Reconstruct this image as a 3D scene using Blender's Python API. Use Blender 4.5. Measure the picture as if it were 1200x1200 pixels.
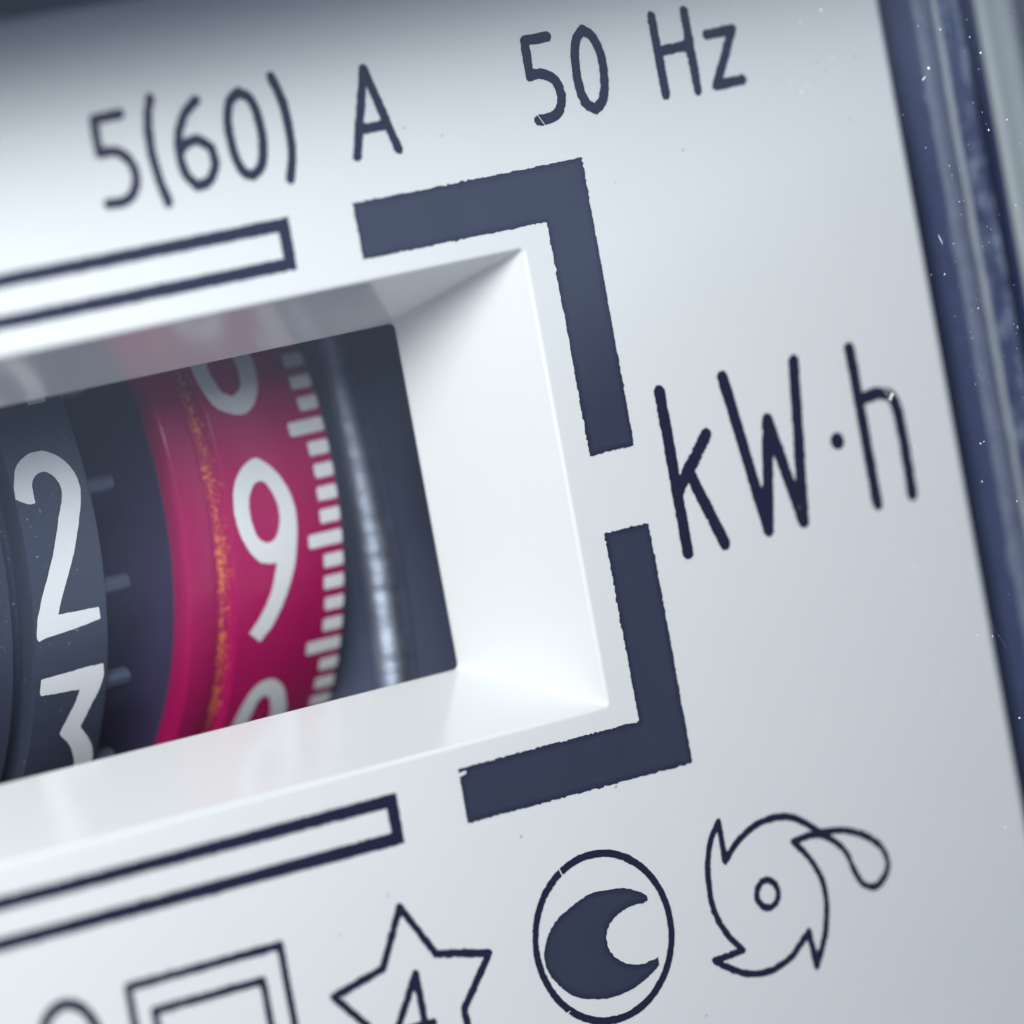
# Close-up of an electricity meter: face plate with print, register window, number drums, clear cover.
# 1 Blender unit = 1 mm.  X right along the plate, Y up the plate, Z out of the plate towards the viewer.
import bpy, bmesh, math, random
import numpy as np
from mathutils import Matrix, Vector

for o in list(bpy.data.objects): bpy.data.objects.remove(o)
scene = bpy.context.scene
scene.unit_settings.system = 'METRIC'; scene.unit_settings.scale_length = 0.001

# ------------------------------------------------------------------ camera
cam_d = bpy.data.cameras.new('camera'); cam = bpy.data.objects.new('camera', cam_d)
scene.collection.objects.link(cam); scene.camera = cam
RT = Vector((0.8004711, -0.1816509, 0.5711821)); DN = Vector((-0.1898793, -0.9807387, -0.0457983)); FW = Vector((0.5684996, -0.0717955, -0.8195447))
CP = Vector((-89.00542, 10.27970, 122.89111))
m = Matrix.Identity(4)
for i in range(3):
    m[i][0] = RT[i]; m[i][1] = -DN[i]; m[i][2] = -FW[i]; m[i][3] = CP[i]
cam.matrix_world = m
cam_d.sensor_width = 36; cam_d.lens = 36 * 7626.72 / 1200
cam_d.clip_start = 1; cam_d.clip_end = 3000
cam_d.dof.use_dof = True; cam_d.dof.focus_distance = 151.0
cam_d.dof.aperture_fstop = cam_d.lens * 0.001 / 5.2        # 5.2 mm entrance pupil

# ------------------------------------------------------------------ world, lamps, exposure
world = bpy.data.worlds.new('World'); scene.world = world; world.use_nodes = True
bg = world.node_tree.nodes['Background']; bg.inputs[0].default_value = (0.62, 0.74, 1.0, 1); bg.inputs[1].default_value = 0.115
def area(name, loc, target, sx, sy, power, col):
    d = bpy.data.lights.new(name, 'AREA'); d.shape = 'RECTANGLE'; d.size = sx; d.size_y = sy; d.energy = power; d.color = col
    o = bpy.data.objects.new(name, d); scene.collection.objects.link(o); o.location = loc
    o.rotation_euler = (Vector(target) - Vector(loc)).to_track_quat('-Z', 'Y').to_euler(); return o
KD = Vector((-math.sin(math.radians(42)) * math.cos(math.radians(28)), math.sin(math.radians(28)), math.cos(math.radians(42)) * math.cos(math.radians(28))))
area('key_softbox', KD * 80 + Vector((-4, 0, 0)), (-4, 0, 0), 30, 38, 113000, (0.975, 1.0, 0.945))
area('side_softbox', (100, 62, 150), (0, 0, 0), 130, 130, 40000, (0.55, 0.70, 1.0))
scene.view_settings.view_transform = 'Standard'; scene.view_settings.look = 'None'
scene.view_settings.exposure = 0; scene.view_settings.gamma = 1; scene.view_settings.use_curve_mapping = False

scene.cycles.max_bounces = 6; scene.cycles.transparent_max_bounces = 8

# ------------------------------------------------------------------ materials
def nodes(name):
    mt = bpy.data.materials.new(name); mt.use_nodes = True
    nt = mt.node_tree; return mt, nt, nt.nodes['Principled BSDF']
def N(nt, t, **k):
    n = nt.nodes.new(t)
    for a, v in k.items():
        if a in n.inputs: n.inputs[a].default_value = v
        else: setattr(n, a, v)
    return n
def noise(nt, scale, detail=4, rough=.55, vec=None, xyz=None):
    n = N(nt, 'ShaderNodeTexNoise'); n.inputs['Scale'].default_value = scale; n.inputs['Detail'].default_value = detail; n.inputs['Roughness'].default_value = rough
    if vec is None:
        tc = N(nt, 'ShaderNodeTexCoord'); vec = tc.outputs['Object']
    if xyz:
        mp = N(nt, 'ShaderNodeMapping'); mp.inputs['Scale'].default_value = xyz; nt.links.new(vec, mp.inputs[0]); vec = mp.outputs[0]
    nt.links.new(vec, n.inputs['Vector']); return n.outputs['Fac']
def ramp(nt, src, p0, p1, c0=(0, 0, 0, 1), c1=(1, 1, 1, 1)):
    r = N(nt, 'ShaderNodeValToRGB'); e = r.color_ramp.elements
    e[0].position = p0; e[1].position = p1; e[0].color = c0; e[1].color = c1
    nt.links.new(src, r.inputs[0]); return r.outputs[0]
def mixc(nt, fac, a, b):
    mx = N(nt, 'ShaderNodeMix', data_type='RGBA')
    for s, v in ((0, fac), (6, a), (7, b)):
        if hasattr(v, 'is_linked') or hasattr(v, 'links'): nt.links.new(v, mx.inputs[s])
        else: mx.inputs[s].default_value = v
    return mx.outputs[2]
def bump(nt, bs, h, strength, dist):
    b = N(nt, 'ShaderNodeBump'); b.inputs['Strength'].default_value = strength; b.inputs['Distance'].default_value = dist
    nt.links.new(h, b.inputs['Height']); nt.links.new(b.outputs[0], bs.inputs['Normal'])
def plastic(name, c, c2=None, rough=.35, spec=.5, nscale=.6, bstr=.1, bdist=.01, bscale=8, coat=0, dust=0):
    mt, nt, bs = nodes(name); L = nt.links
    col = mixc(nt, noise(nt, nscale), c + (1,), (c2 or c) + (1,))
    if dust:
        sp = ramp(nt, noise(nt, 9, 2, .6), .70, .76); col = mixc(nt, sp, col, (.30, .33, .40, 1))
    L.new(col, bs.inputs['Base Color'])
    r = N(nt, 'ShaderNodeMapRange'); r.inputs[3].default_value = rough * .85; r.inputs[4].default_value = rough * 1.15
    L.new(noise(nt, 3), r.inputs[0]); L.new(r.outputs[0], bs.inputs['Roughness'])
    bs.inputs['Specular IOR Level'].default_value = spec
    bs.inputs['Coat Weight'].default_value = coat; bs.inputs['Coat Roughness'].default_value = .1
    if bstr: bump(nt, bs, noise(nt, bscale, 3), bstr, bdist)
    return mt
M = {}
def plate_mat(name, rough, specks=True):
    mt, nt, bs = nodes(name); L = nt.links
    col = mixc(nt, noise(nt, .35, 3), (.775, .785, .80, 1), (.80, .805, .815, 1))
    if specks:
        v = N(nt, 'ShaderNodeTexVoronoi'); v.inputs['Scale'].default_value = .9; v.inputs['Randomness'].default_value = 1
        tc = N(nt, 'ShaderNodeTexCoord'); L.new(tc.outputs['Object'], v.inputs['Vector'])
        sp = ramp(nt, v.outputs['Distance'], .030, .046, (1, 1, 1, 1), (0, 0, 0, 1))
        keep = ramp(nt, noise(nt, .9, 2), .50, .56)
        mm = N(nt, 'ShaderNodeMath', operation='MULTIPLY'); L.new(sp, mm.inputs[0]); L.new(keep, mm.inputs[1])
        m2 = N(nt, 'ShaderNodeMath', operation='MULTIPLY'); L.new(mm.outputs[0], m2.inputs[0]); m2.inputs[1].default_value = .55
        col = mixc(nt, m2.outputs[0], col, (.28, .27, .28, 1))
    L.new(col, bs.inputs['Base Color']); bs.inputs['Roughness'].default_value = rough
    bump(nt, bs, noise(nt, 2.2, 8, .62), .10, .02)
    return mt
M['plate'] = plate_mat('white_plate_plastic', .34)
M['recess'] = plate_mat('white_glossy_plastic', .155)
M['ink'] = plastic('navy_print_ink', (.008, .010, .036), (.012, .014, .046), rough=.45, spec=.3, nscale=1.6, bstr=.15, bdist=.01, bscale=14)
def fill_mat():
    mt, nt, bs = nodes('navy_print_solid'); L = nt.links
    a = N(nt, 'ShaderNodeAttribute'); a.attribute_name = 'film'
    thin = mixc(nt, noise(nt, 1.3, 4), (.026, .032, .064, 1), (.037, .045, .082, 1))
    pin = ramp(nt, noise(nt, 16, 2, .5), .76, .80); thin = mixc(nt, pin, thin, (.22, .25, .34, 1))
    L.new(mixc(nt, a.outputs['Fac'], (.012, .014, .045, 1), thin), bs.inputs['Base Color'])
    bs.inputs['Roughness'].default_value = .45; bump(nt, bs, noise(nt, 20, 3), .2, .01); return mt
M['ink_fill'] = fill_mat()
M['navy'] = plastic('dark_navy_plastic', (.026, .036, .105), (.034, .045, .12), rough=.45, bscale=6)
M['painted_haze'] = plastic('navy_plastic_painted_haze', (.040, .055, .135), (.075, .095, .19), rough=.5, nscale=.9)  # navy trough plastic, lightened so its colour carries the haze over it
M['navy_reflect'] = plastic('navy_plastic_red_reflection', (.055, .038, .115), (.065, .048, .13), rough=.5)  # navy drum side; purple reflection of the red is mixed into the colour
M['panel'] = plastic('slate_blue_panel', (.074, .090, .155), (.082, .098, .165), rough=.5, nscale=.5)
M['drum_dark'] = plastic('slate_drum_plastic', (.044, .054, .092), (.051, .062, .100), rough=.4, spec=.4, dust=1)
M['digit'] = plastic('white_digit_paint', (.82, .84, .88), (.87, .88, .91), rough=.4, nscale=2.5, bstr=.2)
M['grey'] = plastic('grey_case_plastic', (.30, .34, .37), (.36, .39, .41), rough=.5)

def red_mat():
    mt, nt, bs = nodes('crimson_drum_plastic'); L = nt.links
    tc = N(nt, 'ShaderNodeTexCoord'); sx = N(nt, 'ShaderNodeSeparateXYZ'); L.new(tc.outputs['Object'], sx.inputs[0])
    base = mixc(nt, noise(nt, .8), (.40, .0012, .098, 1), (.46, .0016, .112, 1))
    # worn orange line along the shoulder of the drum
    ad = N(nt, 'ShaderNodeMath', operation='SUBTRACT'); L.new(sx.outputs[0], ad.inputs[0]); ad.inputs[1].default_value = -8.66
    ab = N(nt, 'ShaderNodeMath', operation='ABSOLUTE'); L.new(ad.outputs[0], ab.inputs[0])
    near = ramp(nt, ab.outputs[0], .02, .30, (1, 1, 1, 1), (0, 0, 0, 1))
    n1 = noise(nt, 9.0, 6, .8, tc.outputs['Object'], (1.4, 1, 1))
    n2 = noise(nt, 1.1, 2)
    mu = N(nt, 'ShaderNodeMath', operation='MULTIPLY_ADD'); L.new(near, mu.inputs[0]); mu.inputs[1].default_value = .155; L.new(n1, mu.inputs[2])
    m3 = N(nt, 'ShaderNodeMath', operation='MULTIPLY_ADD'); L.new(n2, m3.inputs[0]); m3.inputs[1].default_value = .16; L.new(mu.outputs[0], m3.inputs[2])
    w1 = ramp(nt, m3.outputs[0], .742, .765); mk = N(nt, 'ShaderNodeMath', operation='MULTIPLY'); L.new(w1, mk.inputs[0]); L.new(ramp(nt, ab.outputs[0], .22, .34, (1, 1, 1, 1), (0, 0, 0, 1)), mk.inputs[1]); w = mk.outputs[0]
    c = mixc(nt, w, base, (.90, .28, .07, 1))
    sp = ramp(nt, noise(nt, 11, 2, .6), .735, .78); c = mixc(nt, sp, c, (.62, .22, .30, 1))
    L.new(c, bs.inputs['Base Color']); bs.inputs['Roughness'].default_value = .34; bs.inputs['Specular IOR Level'].default_value = .18; bs.inputs['Coat Weight'].default_value = .2; bs.inputs['Coat Roughness'].default_value = .12
    bump(nt, bs, noise(nt, 6, 3), .06, .02); return mt
M['red'] = red_mat()
def ledge_mat():
    mt, nt, bs = nodes('scuffed_blue_acrylic'); L = nt.links
    tc = N(nt, 'ShaderNodeTexCoord')
    s = ramp(nt, noise(nt, 1.5, 7, .72, tc.outputs['Object'], (1.7, .75, 1)), .47, .68)
    L.new(mixc(nt, s, (.060, .078, .175, 1), (.36, .41, .54, 1)), bs.inputs['Base Color'])
    bs.inputs['Roughness'].default_value = .3; bs.inputs['Coat Weight'].default_value = .6; bs.inputs['Coat Roughness'].default_value = .12
    bump(nt, bs, s, .25, .04); return mt
M['ledge'] = ledge_mat()
M['strip'] = plastic('pale_acrylic_edge', (.085, .10, .18), (.19, .215, .29), rough=.3, nscale=1.8, bstr=.3, bdist=.03, bscale=3)
M['bead'] = plastic('light_acrylic_bead', (.34, .36, .41), (.22, .25, .32), rough=.3, nscale=1.5, bstr=.3, bdist=.03, bscale=3)
def metal_mat():
    mt, nt, bs = nodes('scuffed_bright_metal'); L = nt.links
    L.new(mixc(nt, noise(nt, 2.2, 5), (.30, .35, .50, 1), (.62, .68, .80, 1)), bs.inputs['Base Color'])
    bs.inputs['Metallic'].default_value = .7; bs.inputs['Roughness'].default_value = .45
    bump(nt, bs, noise(nt, 3.0, 5, .65), .55, .10); return mt
M['metal'] = metal_mat()
def clear_mat():
    mt = bpy.data.materials.new('clear_cover_plastic'); mt.use_nodes = True; nt = mt.node_tree; nt.nodes.clear()
    o = N(nt, 'ShaderNodeOutputMaterial'); mx = N(nt, 'ShaderNodeMixShader'); t = N(nt, 'ShaderNodeBsdfTransparent'); g = N(nt, 'ShaderNodeBsdfGlossy')
    t.inputs[0].default_value = (.985, .99, 1, 1); g.inputs['Roughness'].default_value = .06; fr = N(nt, 'ShaderNodeFresnel'); fr.inputs[0].default_value = 1.49
    L = nt.links; ge = N(nt, 'ShaderNodeNewGeometry'); mr = N(nt, 'ShaderNodeMapRange'); mr.inputs[3].default_value = 1.49; mr.inputs[4].default_value = 1 / 1.49
    L.new(ge.outputs['Backfacing'], mr.inputs[0]); L.new(mr.outputs[0], fr.inputs[0])    # straight-through sheet: same reflectance on both faces
    L.new(fr.outputs[0], mx.inputs[0]); L.new(t.outputs[0], mx.inputs[1]); L.new(g.outputs[0], mx.inputs[2]); L.new(mx.outputs[0], o.inputs[0])
    return mt
M['clear'] = clear_mat()
M['dust'] = plastic('pale_dust', (.80, .82, .86), rough=.8, bstr=0)
M['grime'] = plastic('blue_grey_grime', (.20, .23, .30), (.36, .39, .45), rough=.8, nscale=3, bstr=0)
M['grit'] = plastic('dark_grit', (.10, .10, .12), rough=.8, bstr=0)
def scratch_mat():
    mt = bpy.data.materials.new('faint_scratch'); mt.use_nodes = True; nt = mt.node_tree; nt.nodes.clear()
    o = N(nt, 'ShaderNodeOutputMaterial'); mx = N(nt, 'ShaderNodeMixShader'); t = N(nt, 'ShaderNodeBsdfTransparent'); g = N(nt, 'ShaderNodeBsdfDiffuse')
    g.inputs[0].default_value = (.55, .6, .72, 1); L = nt.links
    L.new(ramp(nt, noise(nt, 1.5, 3), .40, .70, (0, 0, 0, 1), (.16, .16, .16, 1)), mx.inputs[0]); L.new(t.outputs[0], mx.inputs[1]); L.new(g.outputs[0], mx.inputs[2]); L.new(mx.outputs[0], o.inputs[0]); return mt
M['scratch'] = scratch_mat()

# ------------------------------------------------------------------ object helpers
def link(name, me, mat, parent=None, smooth=False):
    if isinstance(me, bmesh.types.BMesh):
        b = me; me = bpy.data.meshes.new(name); bmesh.ops.recalc_face_normals(b, faces=b.faces); b.to_mesh(me); b.free()
    if smooth:
        for p in me.polygons: p.use_smooth = True
    o = bpy.data.objects.new(name, me); scene.collection.objects.link(o)
    if mat and not me.materials: me.materials.append(mat)
    if parent: o.parent = parent
    return o
def empty(name, label, cat, group=None, loc=(0, 0, 0)):
    o = bpy.data.objects.new(name, None); scene.collection.objects.link(o); o.location = loc; o.empty_display_size = 2
    o['label'] = label; o['category'] = cat
    if group: o['group'] = group
    return o
def box(x0, x1, y0, y1, z0, z1, bev=0, seg=2):
    b = bmesh.new(); bmesh.ops.create_cube(b, size=1)
    for v in b.verts: v.co = Vector(((x0 + x1) / 2 + v.co.x * (x1 - x0), (y0 + y1) / 2 + v.co.y * (y1 - y0), (z0 + z1) / 2 + v.co.z * (z1 - z0)))
    if bev: bmesh.ops.bevel(b, geom=b.edges[:], offset=bev, segments=seg, affect='EDGES', profile=.5)
    return b
def extrude_y(prof, y0, y1, n=1, wob=0, seed=0):
    """closed or open profile [(x,z)] swept along Y"""
    b = bmesh.new(); rnd = random.Random(seed); rows = []
    for i in range(n + 1):
        y = y0 + (y1 - y0) * i / n; w = rnd.uniform(-wob, wob)
        rows.append([b.verts.new((x + w * (1 if 0 < k < len(prof) - 1 else 0), y, z + w * .6 * (1 if 0 < k < len(prof) - 1 else 0))) for k, (x, z) in enumerate(prof)])
    for i in range(n):
        for k in range(len(prof) - 1):
            b.faces.new((rows[i][k], rows[i][k + 1], rows[i + 1][k + 1], rows[i + 1][k]))
    return b

# ------------------------------------------------------------------ print: distance fields turned into ink-edged sheets
def vnoise(X, Y, s, seed):
    r = np.random.RandomState(seed); g = r.rand(256, 256) * 2 - 1
    u = X / s + 1000; v = Y / s + 1000; i = np.floor(u).astype(int); j = np.floor(v).astype(int); fu = u - i; fv = v - j
    fu = fu * fu * (3 - 2 * fu); fv = fv * fv * (3 - 2 * fv); w = lambda a, b: g[a % 256, b % 256]
    return (w(i, j) * (1 - fu) + w(i + 1, j) * fu) * (1 - fv) + (w(i, j + 1) * (1 - fu) + w(i + 1, j + 1) * fu) * fv
def seg_d(X, Y, a, b):
    dx, dy = b[0] - a[0], b[1] - a[1]; l = dx * dx + dy * dy + 1e-12
    t = np.clip(((X - a[0]) * dx + (Y - a[1]) * dy) / l, 0, 1)
    return np.hypot(X - a[0] - t * dx, Y - a[1] - t * dy)
def stroke(X, Y, pts, w):
    d = np.full(X.shape, 1e9)
    for a, b in zip(pts, pts[1:]): d = np.minimum(d, seg_d(X, Y, a, b))
    return d - w / 2
def poly(X, Y, loops):
    d = np.full(X.shape, 1e9); ins = np.zeros(X.shape, bool)
    for lp in loops:
        for a, b in zip(lp, lp[1:] + lp[:1]):
            d = np.minimum(d, seg_d(X, Y, a, b))
            c = ((a[1] > Y) != (b[1] > Y)); xx = (b[0] - a[0]) * (Y - a[1]) / ((b[1] - a[1]) or 1e-12) + a[0]
            ins ^= c & (X < xx)
    return np.where(ins, -d, d)
def smooth(pts, closed=False, ang=48, n=6):
    """Catmull-Rom through the points, sharp corners kept"""
    P = [Vector(p) for p in pts]; k = len(P); out = []
    def corner(i):
        if not closed and i in (0, k - 1): return True
        a = P[i] - P[i - 1]; b = P[(i + 1) % k] - P[i]
        return a.length < 1e-6 or b.length < 1e-6 or math.degrees(a.angle(b)) > ang
    for i in range(k if closed else k - 1):
        p1, p2 = P[i], P[(i + 1) % k]
        p0 = p1 * 2 - p2 if corner(i) else P[i - 1]
        p3 = p2 * 2 - p1 if corner((i + 1) % k) else P[(i + 2) % k]
        for j in range(n):
            t = j / n
            out.append(tuple(.5 * ((2 * p1) + (p2 - p0) * t + (2 * p0 - 5 * p1 + 4 * p2 - p3) * t * t + (3 * p1 - p0 - 3 * p2 + p3) * t ** 3)))
    if not closed: out.append(tuple(P[-1]))
    return out
def sheet(fn, x0, x1, y0, y1, res, warp, seed=1, rag=.014, rs=.09, cuts=(), film=False):
    """mesh of the region where fn<0, outline roughened like screen print; warp maps (x,y) to 3D"""
    nx = int((x1 - x0) / res) + 2; ny = int((y1 - y0) / res) + 2
    xs = x0 + np.arange(nx) * res; ys = y0 + np.arange(ny) * res; X, Y = np.meshgrid(xs, ys, indexing='ij')
    D = fn(X, Y) + rag * vnoise(X, Y, rs, seed) * (.6 + .6 * vnoise(X, Y, rs * 7, seed + 5)) + rag * .6 * vnoise(X, Y, rs * .5, seed + 7) + rag * .3 * vnoise(X, Y, rs * 5, seed + 3)
    for a, b, w in cuts: D = np.maximum(D, -stroke(X, Y, [a, b], w))
    ins = D < 0; V = []; F = []; key = {}; XY = []
    def vt(x, y):
        k = (round(x * 1e5), round(y * 1e5))
        if k not in key: key[k] = len(V); V.append(warp(x, y)); XY.append((x, y))
        return key[k]
    cnt = ins[:-1, :-1].astype(int) + ins[1:, :-1] + ins[1:, 1:] + ins[:-1, 1:]
    for j in range(ny - 1):
        i = 0
        col = cnt[:, j]
        while i < nx - 1:
            if col[i] == 0: i += 1; continue
            if col[i] == 4:
                k = i
                while k < nx - 1 and col[k] == 4 and not (film and k > i): k += 1
                F.append((vt(xs[i], ys[j]), vt(xs[k], ys[j]), vt(xs[k], ys[j + 1]), vt(xs[i], ys[j + 1]))); i = k; continue
            c = [(i, j), (i + 1, j), (i + 1, j + 1), (i, j + 1)]; pl = []
            for q in range(4):
                a, b = c[q], c[(q + 1) % 4]; da, db = D[a], D[b]
                if da < 0: pl.append(vt(xs[a[0]], ys[a[1]]))
                if (da < 0) != (db < 0):
                    t = da / (da - db); pl.append(vt(xs[a[0]] + t * (xs[b[0]] - xs[a[0]]), ys[a[1]] + t * (ys[b[1]] - ys[a[1]])))
            pl = [p for n_, p in enumerate(pl) if p != pl[n_ - 1]]
            if len(set(pl)) == len(pl) >= 3: F.append(tuple(pl))
            i += 1
    me = bpy.data.meshes.new('ink'); me.from_pydata(V, [], F); me.update()
    if film:
        xy = np.array(XY); gi = np.clip(np.rint((xy[:, 0] - x0) / res).astype(int), 0, nx - 1); gj = np.clip(np.rint((xy[:, 1] - y0) / res).astype(int), 0, ny - 1)
        at = me.attributes.new('film', 'FLOAT', 'POINT'); at.data.foreach_set('value', np.clip(-D[gi, gj] / .16, 0, 1).astype(np.float32))
    return me
INKZ = .014
flat = lambda x, y: (x, y, INKZ)

# ------------------------------------------------------------------ the meter
meter = empty('electricity_meter', 'white electricity meter face with navy print, register window and clear cover', 'electricity meter')

WX, WY = -2.10, 5.38           # window mouth: right edge and half height at the plate
WL = -34.0                     # its left end (far outside the photograph)
PT, PB, PR, PL = 12.72, -24.0, 9.62, -38.0
# plate: four butted fields round the window, rounded right and top edges
def plate():
    b = bmesh.new(); o = .10
    xl, xr, yb, yt = WL - o, WX + o, -WY - o, WY + o
    def q(x0, x1, y0, y1): b.faces.new([b.verts.new(p) for p in ((x0, y0, 0), (x1, y0, 0), (x1, y1, 0), (x0, y1, 0))])
    e = .22
    q(PL, PR - e, yt, PT - e); q(PL, PR - e, PB, yb); q(PL, xl, yb, yt); q(xr, PR - e, yb, yt)
    arc = [(e * math.sin(a), e * (math.cos(a) - 1)) for a in [i * math.pi / 12 for i in range(7)]] + [(e, -1.6)]
    for (s0, z0), (s1, z1) in zip(arc, arc[1:]):
        b.faces.new([b.verts.new(p) for p in ((PR - e + s0, PB, z0), (PR - e + s1, PB, z1), (PR - e + s1, PT - e + s1, z1), (PR - e + s0, PT - e + s0, z0))])
        b.faces.new([b.verts.new(p) for p in ((PR - e + s0, PT - e + s0, z0), (PR - e + s1, PT - e + s1, z1), (PL, PT - e + s1, z1), (PL, PT - e + s0, z0))])
    bmesh.ops.remove_doubles(b, verts=b.verts, dist=1e-4)
    return b
face = link('face_plate', plate(), M['plate'], meter)
def recess():
    b = bmesh.new(); loops = []
    prof = [(-.10, 0), (-.065, -.004), (-.035, -.018), (-.01, -.045), (.008, -.085), (.02, -.13), (1.215, -3.93), (1.225, -3.985), (1.205, -4.03), (1.15, -4.06), (-.6, -4.06)]
    for ins, z in prof:
        r = .10 if z > -.2 else .16
        r = max(r + (-ins if ins < 0 else 0), .05); x0, x1, y0, y1 = WL + ins, WX - ins, -WY + ins, WY - ins; lp = []
        for cx, cy, a0 in ((x1 - r, y1 - r, 0), (x0 + r, y1 - r, 90), (x0 + r, y0 + r, 180), (x1 - r, y0 + r, 270)):
            for k in range(5):
                a = math.radians(a0 + k * 22.5); lp.append(b.verts.new((cx + r * math.cos(a), cy + r * math.sin(a), z)))
        loops.append(lp)
    for a, c in zip(loops, loops[1:]):
        for k in range(len(a)): b.faces.new((a[k], a[(k + 1) % len(a)], c[(k + 1) % len(a)], c[k]))
    # fill the four small corners between rounded mouth and the square-cut plate
    o = .10
    for cx, cy, s in ((WX + o, WY + o, 0), (WL - o, WY + o, 1), (WL - o, -WY - o, 2), (WX + o, -WY - o, 3)):
        c = b.verts.new((cx, cy, 0)); arc = loops[0][s * 5:s * 5 + 5]
        for k in range(4): b.faces.new((c, arc[k], arc[k + 1]))
    return b
link('window_recess', recess(), M['recess'], meter)

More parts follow.
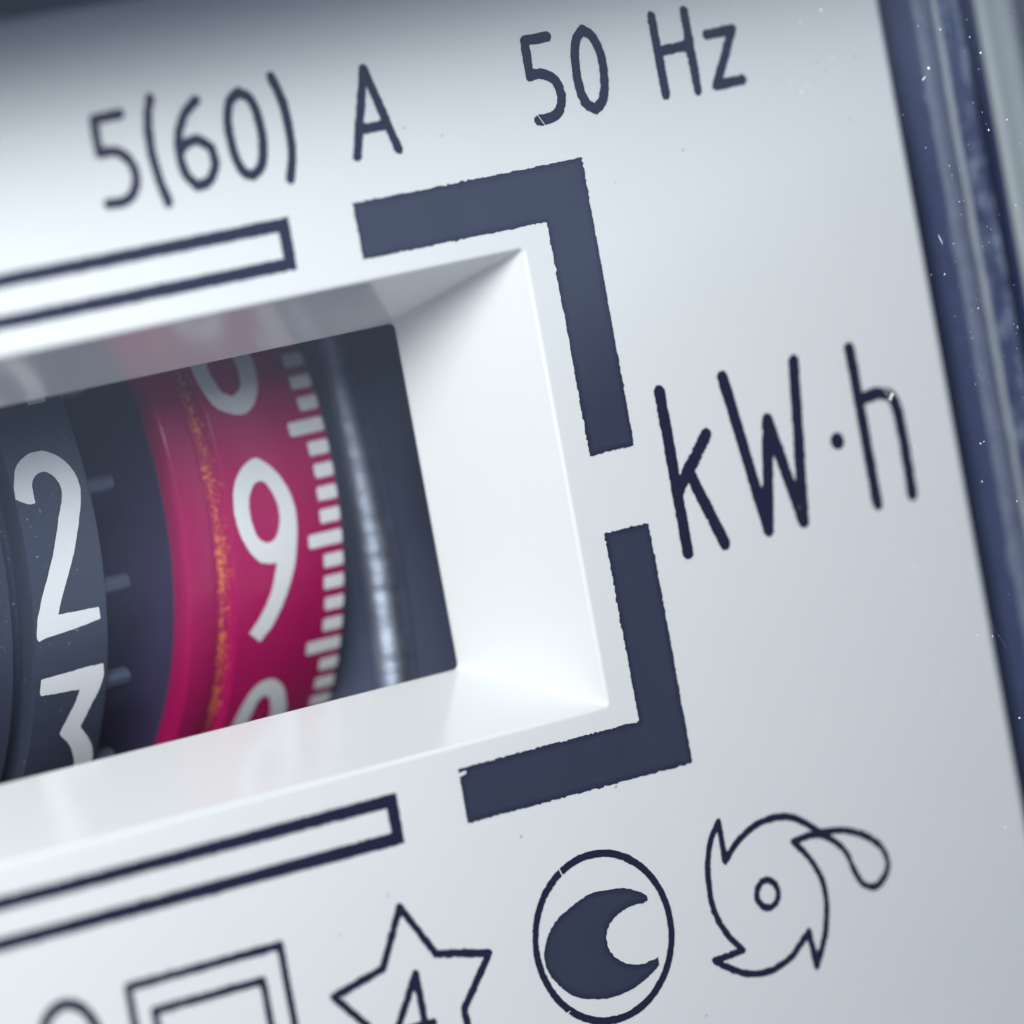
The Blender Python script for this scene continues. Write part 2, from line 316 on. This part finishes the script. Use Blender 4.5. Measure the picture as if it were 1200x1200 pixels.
# print on the plate
seed = [10]
def ink(name, fn, bb, res=.022, rag=.018, rs=.065, cuts=(), label=None, mat='ink', film=False):
    seed[0] += 13; me = sheet(fn, bb[0], bb[1], bb[2], bb[3], res, flat, seed[0], rag, rs, cuts, film)
    o = link(name, me, M[mat], face)
    if label: o['label'] = label
    return o
def strokes_fn(sts, w):
    return lambda X, Y: np.minimum.reduce([stroke(X, Y, s, w) for s in sts])
def bbox(sts, p):
    xs = [q[0] for s in sts for q in s]; ys = [q[1] for s in sts for q in s]
    return min(xs) - p, max(xs) + p, min(ys) - p, max(ys) + p
GLYPH = [
 ('printed_figure', .24, [[(-12.221, 10.15), (-12.93, 10.15), (-12.94, 9.38), (-12.513, 9.361), (-12.193, 9.098), (-12.105, 8.70), (-12.29, 8.345), (-12.6, 8.235), (-12.95, 8.242)]], 'figure five of the current rating'),
 ('printed_bracket_sign', .24, [[(-11.373, 10.37), (-11.524, 9.922), (-11.585, 9.353), (-11.544, 8.704), (-11.392, 8.022)]], 'opening round bracket'),
 ('printed_figure', .24, [[(-10.198, 10.145), (-10.545, 9.896), (-10.783, 9.515), (-10.873, 9.046), (-10.80, 8.553), (-10.55, 8.264), (-10.213, 8.325), (-9.988, 8.677), (-10.023, 9.05), (-10.325, 9.262), (-10.657, 9.23), (-10.866, 9.05)]], 'figure six of the current rating'),
 ('printed_figure', .24, [[(-9.04, 10.15), (-9.314, 9.961), (-9.464, 9.499), (-9.454, 8.881), (-9.306, 8.404), (-9.047, 8.245), (-8.784, 8.449), (-8.635, 8.946), (-8.642, 9.532), (-8.776, 9.975), (-9.04, 10.15)]], 'figure nought of the current rating'),
 ('printed_bracket_sign', .24, [[(-8.103, 10.371), (-7.941, 9.877), (-7.879, 9.281), (-7.907, 8.633), (-8.083, 8.023)]], 'closing round bracket'),
 ('printed_letter', .24, [[(-6.184, 8.225), (-5.583, 10.153), (-5.032, 8.204)], [(-5.999, 8.81), (-5.2, 8.81)]], 'letter A'),
 ('printed_figure', .25, [[(-.362, 10.11), (-1.008, 10.113), (-1.032, 9.285), (-.675, 9.287), (-.337, 9.06), (-.25, 8.679), (-.396, 8.365), (-.689, 8.244), (-1.017, 8.25)]], 'figure five of the frequency'),
 ('printed_figure', .25, [[(.683, 10.107), (.463, 9.912), (.32, 9.463), (.299, 8.861), (.416, 8.419), (.656, 8.25), (.903, 8.431), (1.063, 8.945), (1.076, 9.482), (.925, 9.923), (.683, 10.107)]], 'figure nought of the frequency'),
 ('printed_letter', .25, [[(2.723, 10.127), (2.738, 8.26)], [(3.691, 10.119), (3.682, 8.215)], [(2.73, 9.288), (3.69, 9.301)]], 'capital letter H'),
 ('printed_letter', .25, [[(4.235, 9.466), (5.003, 9.48), (4.256, 8.249), (5.038, 8.268)]], 'letter z'),
 ('printed_letter', .32, [[(.992, 1.47), (.963, -2.36)], [(2.10, .24), (1.005, -.924)], [(1.40, -.49), (2.073, -2.36)]], 'letter k'),
 ('printed_letter', .32, [[(2.882, 1.47), (3.404, -2.31), (3.96, .25), (4.482, -2.31), (5.042, 1.47)]], 'capital letter W'),
 ('printed_letter', .31, [[(6.76, 1.48), (6.761, -2.31)], [(6.80, .20), (7.228, .267), (7.622, .203), (7.824, -.034), (7.89, -.787), (7.864, -2.30)]], 'letter h'),
 ('printed_symbol', .165, [[(.407, -9.657), (.426, -8.713), (.107, -9.087), (-.103, -9.614), (-.192, -10.239), (-.147, -10.824), (.083, -11.344), (.452, -11.812), (-.395, -11.865), (-.012, -12.149), (.517, -12.396), (1.132, -12.469), (1.81, -12.288), (2.447, -11.821), (2.494, -12.688), (2.859, -12.098), (3.072, -11.493), (3.117, -10.777), (2.853, -10.137), (2.462, -9.65), (3.064, -9.618), (3.528, -9.794), (3.937, -10.213), (4.128, -10.788), (4.313, -11.108), (4.629, -11.223), (4.963, -11.065), (5.135, -10.724), (4.982, -10.302), (4.552, -9.95), (3.961, -9.709), (3.339, -9.614), (3.064, -9.618)],
   [(.407, -9.657), (.868, -9.294), (1.47, -9.032), (2.026, -8.975), (2.549, -9.076), (2.948, -9.324), (3.257, -9.574)],
   [(1.451 + .315 * math.cos(a * math.pi / 12), -10.687 + .325 * math.sin(a * math.pi / 12)) for a in range(25)]], 'outlined swirl symbol with a small ring and a drop-shaped tail'),
 ('printed_symbol', .19, [[(-8.81 + (2.29 if k % 2 == 0 else 1.27) * math.sin(k * math.pi / 5), -10.93 + (2.29 if k % 2 == 0 else 1.27) * math.cos(k * math.pi / 5)) for k in range(11)]], 'outlined five-pointed star'),
 ('printed_figure', .19, [[(-8.46, -11.40), (-9.52, -11.40), (-8.71, -10.22), (-8.71, -12.05)]], 'figure four inside the star'),
 ('printed_symbol', .20, [[(-16.22, -12.83), (-16.22, -8.755), (-12.14, -8.755), (-12.14, -12.83), (-16.22, -12.83)]], 'outer square of the double square'),
 ('printed_symbol', .20, [[(-15.66, -12.2), (-15.66, -9.42), (-12.755, -9.42), (-12.755, -12.2), (-15.66, -12.2)]], 'inner square of the double square'),
 ('printed_figure', .25, [[(-18.56, -10.4), (-18.62, -9.5), (-18.45, -9.03), (-18.15, -8.80), (-17.80, -8.75), (-17.42, -8.98), (-17.20, -9.40), (-17.15, -9.85), (-17.18, -10.6), (-17.4, -11.3), (-17.85, -11.6), (-18.3, -11.3), (-18.5, -10.9), (-18.56, -10.4)]], 'rounded figure at the left edge'),
]
CUTS = {6: [((-1.04, 8.40), (-.87, 8.12), .025)], 12: [((7.55, .40), (7.75, .12), .035)]}
for gi, (nm, w, sts, lab) in enumerate(GLYPH):
    ss = [s if 'star' in lab or 'square' in lab or 'four' in lab else smooth(s) for s in sts]
    ink(nm, strokes_fn(ss, w), bbox(ss, w), label='printed ' + lab, cuts=CUTS.get(gi, ()), rag=.021 if w > .16 else .016)
ink('printed_dot', lambda X, Y: np.hypot(X - 5.904, Y + .629) - .205, (5.6, 6.2, -.95, -.3), label='printed raised dot between the W and the h')
ink('printed_symbol', lambda X, Y: np.abs(np.hypot(X + 3.40, Y + 10.60) - 1.94) - .088, (-5.5, -1.3, -12.7, -8.5), rag=.016,
    cuts=[((-4.32, -8.72), (-4.20, -9.05), .035), ((-5.05, -12.15), (-4.72, -12.05), .035)], label='printed ring round the crescent')
CRES = [(-1.99, -10.049), (-2.029, -9.917), (-2.272, -9.768), (-2.565, -9.641), (-2.963, -9.573), (-3.367, -9.537), (-3.695, -9.573), (-4.034, -9.662), (-4.333, -9.778), (-4.643, -9.947), (-4.897, -10.166), (-5.068, -10.421), (-5.153, -10.697), (-5.144, -10.957), (-5.007, -11.248), (-4.776, -11.525), (-4.467, -11.765), (-4.09, -11.91), (-3.653, -11.996), (-3.243, -12.008), (-2.862, -11.95), (-2.518, -11.856), (-2.209, -11.716), (-2.007, -11.584), (-2.002, -11.417), (-2.263, -11.449), (-2.383, -11.466), (-2.738, -11.405), (-3.029, -11.269), (-3.218, -11.095), (-3.33, -10.883), (-3.343, -10.675), (-3.268, -10.469), (-3.128, -10.297), (-2.943, -10.191), (-2.671, -10.105), (-2.386, -10.066), (-2.113, -10.084)]
ink('printed_symbol', lambda X, Y: poly(X, Y, [smooth(CRES, True)]), (-5.4, -1.8, -12.2, -9.3), rag=.022, rs=.065, mat='ink_fill', film=True, label='printed solid crescent inside the ring')
def rect(X, Y, x0, x1, y0, y1):
    return np.maximum(np.maximum(x0 - X, X - x1), np.maximum(y0 - Y, Y - y1))
XB, XI = -6.55, -1.31
ink('printed_bracket', lambda X, Y: np.minimum(rect(X, Y, XB, 0, 5.90, 7.2), rect(X, Y, XI, 0, .37, 7.2)), (XB - .1, .1, .2, 7.4), rag=.028, rs=.07, mat='ink_fill', film=True, label='upper thick corner bracket above the window')
ink('printed_bracket', lambda X, Y: np.minimum(rect(X, Y, XB, 0, -7.2, -5.93), rect(X, Y, XI, 0, -7.2, -1.47)), (XB - .1, .1, -7.4, -1.3), rag=.030, rs=.07, cuts=[((-6.75, -6.12), (-6.38, -6.05), .09)], mat='ink_fill', film=True, label='lower thick corner bracket below the window')
for yt, yb, lab in ((7.19, 5.99, 'long outlined bar above the window'), (-6.09, -7.26, 'long outlined bar below the window')):
    ink('printed_bar', lambda X, Y, yt=yt, yb=yb: np.maximum(rect(X, Y, -26, -8.34, yb, yt), -rect(X, Y, -25.7, -8.34 - .32, yb + .30, yt - .30)), (-26.2, -8.2, yb - .15, yt + .15), res=.032, rag=.018, label=lab)

# case round the plate (swept along Y), outer rim, top wall, back
back = link('case_back', box(-40, 17, -26, 16, -30, -28), M['navy'], meter)
link('side_trough', extrude_y([(9.61, -1.65), (9.63, -1.9), (10.50, -1.9), (10.52, -.05)], -25, 14), M['painted_haze'], meter)
link('inner_strip', extrude_y([(10.525, -.3), (10.53, -.02), (10.57, .06), (10.70, .10), (11.0, .10), (11.05, .05)], -25, 14, 90, .018, 4), M['strip'], meter, True)
link('cover_bead', extrude_y([(11.06, 0), (11.10, .10), (11.15, .14), (11.20, .14), (11.24, .09), (11.27, -.02)], -25, 14, 60, .012, 8), M['bead'], meter, True)
link('scuffed_ledge', extrude_y([(11.275, .0), (11.30, .04), (11.95, -.02), (12.04, -.08), (12.07, -.2), (12.07, -3)], -25, 14, 1), M['ledge'], meter)
link('outer_groove', extrude_y([(12.075, -1.9), (12.1, -2.0), (12.5, -2.0), (12.52, -.1)], -25, 14), M['navy'], meter)
link('outer_rim', extrude_y([(12.525, -.2), (12.54, -.02), (12.62, .06), (12.8, .10), (13.2, .02), (13.25, .06), (13.62, .04), (13.74, -.03), (13.78, -.15), (13.78, -27.9)], -25, 15), M['grey'], meter, True)
# dark top channel and wall that shades the upper plate
link('top_channel', box(PL, 12.5, PT + .02, 13.3, -3.0, -1.6), M['navy'], meter)
link('top_wall', box(PL, 13.9, 13.32, 14.9, -27.9, 6.9, .25, 3), M['navy'], meter)

# register frame behind the plate: dark chamber, slate side panel and scuffed metal edge
frame = link('register_chamber', box(-37, 4, -11, 13, -27.5, -27.1), M['navy'], meter)
link('side_panel', box(-3.55, 3.6, -9.8, 11.1, -9.9, -9.3, .1), M['panel'], meter)
link('chamber_floor', box(-37, 4, -10.4, -9.9, -27.0, -4.2), M['navy'], meter)
link('chamber_ceiling', box(-37, 4, 11.2, 11.8, -27.0, -4.2), M['navy'], meter)
def metal_edge(x0, z0, rad, seed, jit, n=260):
    rnd = random.Random(seed); b = bmesh.new(); rows = []; w = 0.0
    for i in range(n + 1):
        y = -9 + 19 * i / n; w = w * .82 + rnd.uniform(-jit, jit); row = []
        cx = x0 - .011 * (y + .6) ** 2 + w * .5
        for k in range(14):
            a = k * 2 * math.pi / 14; r = rad + w + rnd.uniform(-jit, jit) * .5
            row.append(b.verts.new((cx + r * math.cos(a), y, z0 + r * math.sin(a))))
        rows.append(row)
    for p, q in zip(rows, rows[1:]):
        for k in range(14): b.faces.new((p[k], p[(k + 1) % 14], q[(k + 1) % 14], q[k]))
    return b
link('metal_edge', metal_edge(-1.75, -9.0, .36, 3, .012, 700), M['metal'], meter, True)
link('faint_line_rod', metal_edge(-1.05, -9.2, .10, 5, .012), M['panel'], meter, True)  # thin rod added to draw the faint second line beside the metal edge

# ------------------------------------------------------------------ number drums
RD = 8.55
def lathe(prof, n=180):
    b = bmesh.new(); rows = []
    for i in range(n):
        a = 2 * math.pi * i / n; rows.append([b.verts.new((x, r * math.sin(a), r * math.cos(a))) for x, r in prof])
    for i in range(n):
        p, q = rows[i], rows[(i + 1) % n]
        for k in range(len(prof) - 1): b.faces.new((p[k], p[k + 1], q[k + 1], q[k]))
    return b
def sharp_smooth(o, deg=35):
    for p in o.data.polygons: p.use_smooth = True
    o.data.set_sharp_from_angle(angle=math.radians(deg))
def on_drum(h): return lambda x, s: (x, (RD + h) * math.sin(s / RD), (RD + h) * math.cos(s / RD))
def drum_digit(drum, loops, lab, sd):
    xs = [p[0] for l in loops for p in l]; ys = [p[1] for l in loops for p in l]
    lp = [smooth(l, True) for l in loops]
    o = link('digit', sheet(lambda X, Y: poly(X, Y, lp), min(xs) - .1, max(xs) + .1, min(ys) - .1, max(ys) + .1, .028, on_drum(.018), sd, .010, .12), M['digit'], drum)
    o['label'] = lab; return o
def ring_loops(cx, cy, wx, hy, t, n=20):
    f = lambda a, b: [(cx + a * math.copysign(abs(math.cos(k * 2 * math.pi / n)) ** .9, math.cos(k * 2 * math.pi / n)), cy + b * math.copysign(abs(math.sin(k * 2 * math.pi / n)) ** .9, math.sin(k * 2 * math.pi / n))) for k in range(n)]
    return [f(wx, hy), f(wx - t, hy - t)]

red = empty('number_drum', 'crimson number drum with white nine and tick marks, right-hand drum in the window', 'number drum', 'number drums in the register window', (1.675, 0.95, -15.72))
b_ = link('drum_body', lathe([(-9.73, 7.9), (-9.72, 8.02), (-9.69, 8.2), (-9.63, 8.33), (-9.56, 8.38), (-9.53, 8.385), (-8.93, 8.41), (-8.88, 8.395), (-8.83, 8.34), (-8.53, 8.34), (-8.48, 8.38), (-8.44, 8.50), (-8.40, 8.54), (-8.37, RD), (-5.42, RD), (-5.33, 8.52), (-5.29, 8.44), (-5.28, 8.2), (-5.28, 3)], 240), M['red'], red); sharp_smooth(b_)
link('drum_side', lathe([(-9.70, 2.5), (-9.75, 2.5), (-9.75, 7.9), (-9.70, 7.9)], 120), M['navy_reflect'], red)
red.scale = (1.0192,) * 3
NINE = [[(-7.461, .605), (-7.276, .517), (-7.064, .322), (-6.847, .017), (-6.687, -.343), (-6.6, -.733), (-6.6, -1.152), (-6.669, -1.671), (-6.764, -2.099), (-6.929, -2.564), (-7.14, -3.027), (-7.389, -3.442), (-7.723, -3.798), (-8.042, -3.512), (-7.793, -3.213), (-7.537, -2.804), (-7.354, -2.34), (-7.259, -1.932), (-7.528, -1.891), (-7.781, -1.769), (-8.013, -1.47), (-8.177, -1.107), (-8.269, -.695), (-8.256, -.261), (-8.128, .13), (-7.908, .395), (-7.69, .53)],
        [(-7.467, .057), (-7.639, -.007), (-7.797, -.261), (-7.854, -.557), (-7.825, -.913), (-7.722, -1.219), (-7.508, -1.393), (-7.295, -1.369), (-7.14, -1.179), (-7.056, -.887), (-7.065, -.534), (-7.184, -.204), (-7.3, -.015)]]
drum_digit(red, NINE, 'white figure nine', 51)
# eight: lower bowl and upper bowl with their two counters
E8 = [[(-7.57, 1.66), (-7.20, 1.74), (-6.90, 2.08), (-6.75, 2.5), (-6.72, 2.98), (-6.85, 3.5), (-7.12, 3.86), (-6.92, 4.2), (-6.84, 4.7), (-6.98, 5.4), (-7.25, 5.86), (-7.56, 6.0), (-7.87, 5.86), (-8.14, 5.4), (-8.28, 4.7), (-8.20, 4.2), (-8.0, 3.86), (-8.27, 3.5), (-8.40, 2.98), (-8.31, 2.35), (-8.06, 1.9)],
      [(-7.59, 2.12), (-7.35, 2.25), (-7.23, 2.5), (-7.20, 2.95), (-7.32, 3.4), (-7.56, 3.6), (-7.82, 3.4), (-7.95, 2.95), (-7.92, 2.58), (-7.81, 2.27)],
      [(-7.56, 4.12), (-7.36, 4.3), (-7.28, 4.7), (-7.38, 5.25), (-7.56, 5.5), (-7.74, 5.25), (-7.84, 4.7), (-7.76, 4.3)]]
drum_digit(red, E8, 'white figure eight, its lower bowl in view', 52)
drum_digit(red, ring_loops(-7.37, -7.05, .84, 2.16, .47), 'white figure nought, its top in view', 53)
# tick marks: one hundred to the turn, every fifth long
def tick(w, h=.33):
    fn = lambda X, Y: np.maximum(np.abs(X + 5.37 + w / 2) - w / 2 + .05, np.abs(Y) - h / 2 + .05)
    def f(X, Y):
        ax = np.abs(X + 5.37 + w / 2) - w / 2 + .06; ay = np.abs(Y) - h / 2 + .06
        return np.hypot(np.maximum(ax, 0), np.maximum(ay, 0)) + np.minimum(np.maximum(ax, ay), 0) - .06
    return sheet(f, -5.37 - w - .08, -5.29, -h / 2 - .08, h / 2 + .08, .028, on_drum(.016), int(w * 100), .010, .12)
short = [tick(.55), tick(.57), tick(.53)]; longm = [tick(.97), tick(.95)]
A0 = 17.9 - 3 * 3.6
for k in range(-12, 24):
    me = longm[k % 2] if k % 5 == 0 else short[k % 3]
    o = link('tick_mark', me, M['digit'], red); o.rotation_euler = (-math.radians(A0 - k * 3.6), 0, 0)

dark = empty('number_drum.001', 'dark slate number drum with white two and three, left of the crimson drum', 'number drum', 'number drums in the register window', (1.675, 0.95, -15.72))
b_ = link('drum_body', lathe([(-18.5, 3), (-18.5, 8.3), (-18.42, 8.4), (-14.50, 8.42), (-14.42, 8.36), (-14.40, 8.2), (-14.39, 7.95), (-14.02, 7.95), (-14.01, 8.45), (-13.97, RD), (-12.04, RD), (-11.98, 8.52), (-11.96, 8.42), (-11.96, 6.2), (-10.6, 6.2), (-10.6, 3)], 240), M['drum_dark'], dark); sharp_smooth(b_)
dark.scale = (1.0192,) * 3
TWO = [[(-13.964, .868), (-13.904, 1.24), (-13.718, 1.608), (-13.45, 1.777), (-13.198, 1.841), (-12.937, 1.814), (-12.67, 1.693), (-12.45, 1.481), (-12.288, 1.196), (-12.235, .917), (-12.258, .654), (-12.441, .124), (-12.722, -.582), (-12.898, -.945), (-13.19, -1.55), (-13.326, -1.931), (-12.228, -1.971), (-12.19, -2.26), (-12.636, -2.32), (-13.661, -2.42), (-13.875, -2.469), (-13.934, -2.363), (-13.888, -1.963), (-13.715, -1.445), (-13.422, -.841), (-13.157, -.232), (-12.962, .259), (-12.764, .685), (-12.739, .981), (-12.86, 1.222), (-13.052, 1.35), (-13.296, 1.307), (-13.44, 1.15), (-13.469, .922), (-13.483, .691), (-13.663, .71)]]
THREE = [[(-13.844, -3.732), (-13.828, -3.4), (-12.43, -3.359), (-12.137, -3.365), (-12.11, -3.609), (-12.182, -3.954), (-12.399, -4.397), (-12.624, -4.916), (-12.38, -5.235), (-12.17, -5.622), (-12.08, -6.13), (-12.14, -6.75), (-12.45, -7.4), (-13.0, -7.72), (-13.55, -7.6), (-13.93, -7.2), (-13.6, -6.9), (-13.3, -7.2), (-13.0, -7.25), (-12.7, -6.95), (-12.55, -6.5), (-12.58, -6.05), (-12.715, -5.63), (-12.918, -5.281), (-13.19, -4.978), (-13.055, -4.659), (-12.848, -4.207), (-12.746, -3.884), (-13.796, -3.823)]]
ONE = [[(-13.75, 5.7), (-13.30, 6.1), (-12.85, 6.95), (-12.42, 7.2), (-12.42, 2.93), (-12.92, 2.93), (-12.92, 6.2), (-13.1, 5.9), (-13.45, 5.5)]]
drum_digit(dark, TWO, 'white figure two', 61); drum_digit(dark, THREE, 'white figure three, cut off by the window edge', 62); drum_digit(dark, ONE, 'white figure one, only mirrored in the window recess', 63)
# drive teeth on the right-hand face
tb = bmesh.new(); prof = [(-.12, 7.98), (-.21, 8.08), (-.20, 8.27), (-.10, 8.38), (.10, 8.38), (.20, 8.27), (.21, 8.08), (.12, 7.98)]
va = [tb.verts.new((-12.0, y, z)) for y, z in prof]; vb = [tb.verts.new((-11.17, y * .95, z - .02)) for y, z in prof]
for k in range(7): tb.faces.new((va[k], va[k + 1], vb[k + 1], vb[k]))
tb.faces.new(vb); tb.faces.new((va[0], va[7], vb[7], vb[0]))
bmesh.ops.bevel(tb, geom=tb.edges[:], offset=.03, segments=1, affect='EDGES')
tm = bpy.data.meshes.new('tooth'); bmesh.ops.recalc_face_normals(tb, faces=tb.faces); tb.to_mesh(tm); tb.free()
for k in range(22):
    o = link('tooth', tm, M['drum_dark'], dark); o.rotation_euler = (-math.radians(5.4 - 360 / 22 * k), 0, 0)

# ------------------------------------------------------------------ clear cover over everything, with dust and scratches
cover = link('clear_cover', box(PL, 16.0, -25, 13.28, 5.0, 6.1), M['clear'], meter)
rnd = random.Random(11)
db = bmesh.new(); mb = bmesh.new(); gb = bmesh.new()
def speck(b, x, y, r, rx=1.0, rot=0.0):
    mt = Matrix.Translation((x, y, 6.1 + r * .3)) @ Matrix.Rotation(rot, 4, 'Z') @ Matrix.Diagonal((r * rx, r, r * .5, 1))
    bmesh.ops.create_icosphere(b, subdivisions=1, radius=1, matrix=mt)
for x, y, r in ((5.74, 7.80, .042), (7.344, 7.916, .032), (2.176, 7.955, .025), (3.023, 8.474, .02), (2.949, 9.568, .03), (2.306, 9.389, .022), (3.409, 6.539, .02)): speck(db, x, y, r)
for x, y, x2, y2, w in ((5.475, 7.543, 5.626, 7.639, .018), (3.076, .71, 2.857, .532, .026), (2.98, .72, 2.93, .50, .016), (5.148, 4.029, 5.239, 3.754, .012)):
    l = math.hypot(x2 - x, y2 - y) / 2; speck(db, (x + x2) / 2, (y + y2) / 2, w, l / w, math.atan2(y2 - y, x2 - x))
for i in range(280):
    u = rnd.random() ** .5; speck(db, -2 + 11 * u, rnd.uniform(-16, 11), rnd.choice((.007, .009, .011, .014, .019)) * rnd.uniform(.8, 1.3), rnd.uniform(1, 1.6), rnd.uniform(0, 3))
for i in range(420):                                       # grime gathered along the cover's right-hand side
    x = rnd.choice((5.55, 5.95, 6.45, 6.9, 7.35)) + rnd.gauss(0, .16); y = rnd.uniform(-14, 10)
    if math.sin(y * 1.7 + x * 3) + math.sin(y * .63 + 1) + rnd.uniform(-1.2, 1.2) < .25: continue
    speck(mb, x, y, rnd.choice((.006, .008, .010, .014)) * rnd.uniform(.8, 1.4), rnd.uniform(1, 2.6), 1.57 + rnd.gauss(0, .5))
for x, y in ((5.263, 6.74), (3.685, 8.393), (2.6, 8.42), (3.2, 7.0), (2.75, 8.2), (4.6, 7.3)): speck(gb, x, y, .017)
for i in range(25): speck(gb, rnd.uniform(-3, 8), rnd.uniform(-12, 11), rnd.uniform(.006, .012))
o = link('dust', db, M['dust'], cover); o['kind'] = 'stuff'
o = link('grime', mb, M['grime'], cover); o['kind'] = 'stuff'
o = link('grit', gb, M['grit'], cover); o['kind'] = 'stuff'
sb = bmesh.new()
def scratch(pts, w):
    for (x0, y0), (x1, y1) in zip(pts, pts[1:]):
        d = Vector((x1 - x0, y1 - y0)).normalized(); n = Vector((-d.y, d.x)) * w / 2
        sb.faces.new([sb.verts.new((p[0], p[1], 6.104)) for p in ((x0 - n.x, y0 - n.y), (x1 - n.x, y1 - n.y), (x1 + n.x, y1 + n.y), (x0 + n.x, y0 + n.y))])
scratch([(2.37, -.37), (3.1, -1.9), (4.1, -3.9), (4.99, -5.68)], .02)
scratch([(2.9, -1.0), (3.6, -2.6), (4.6, -4.2)], .014); scratch([(5.2, 1.2), (5.9, .1)], .012)
for i in range(10):
    x, y, a, l = rnd.uniform(-1, 8), rnd.uniform(-12, 10), rnd.uniform(0, 3.1), rnd.uniform(.3, 1.4); scratch([(x, y), (x + l * math.cos(a), y + l * math.sin(a))], .010)
o = link('scratches', sb, M['scratch'], cover); o['kind'] = 'stuff'
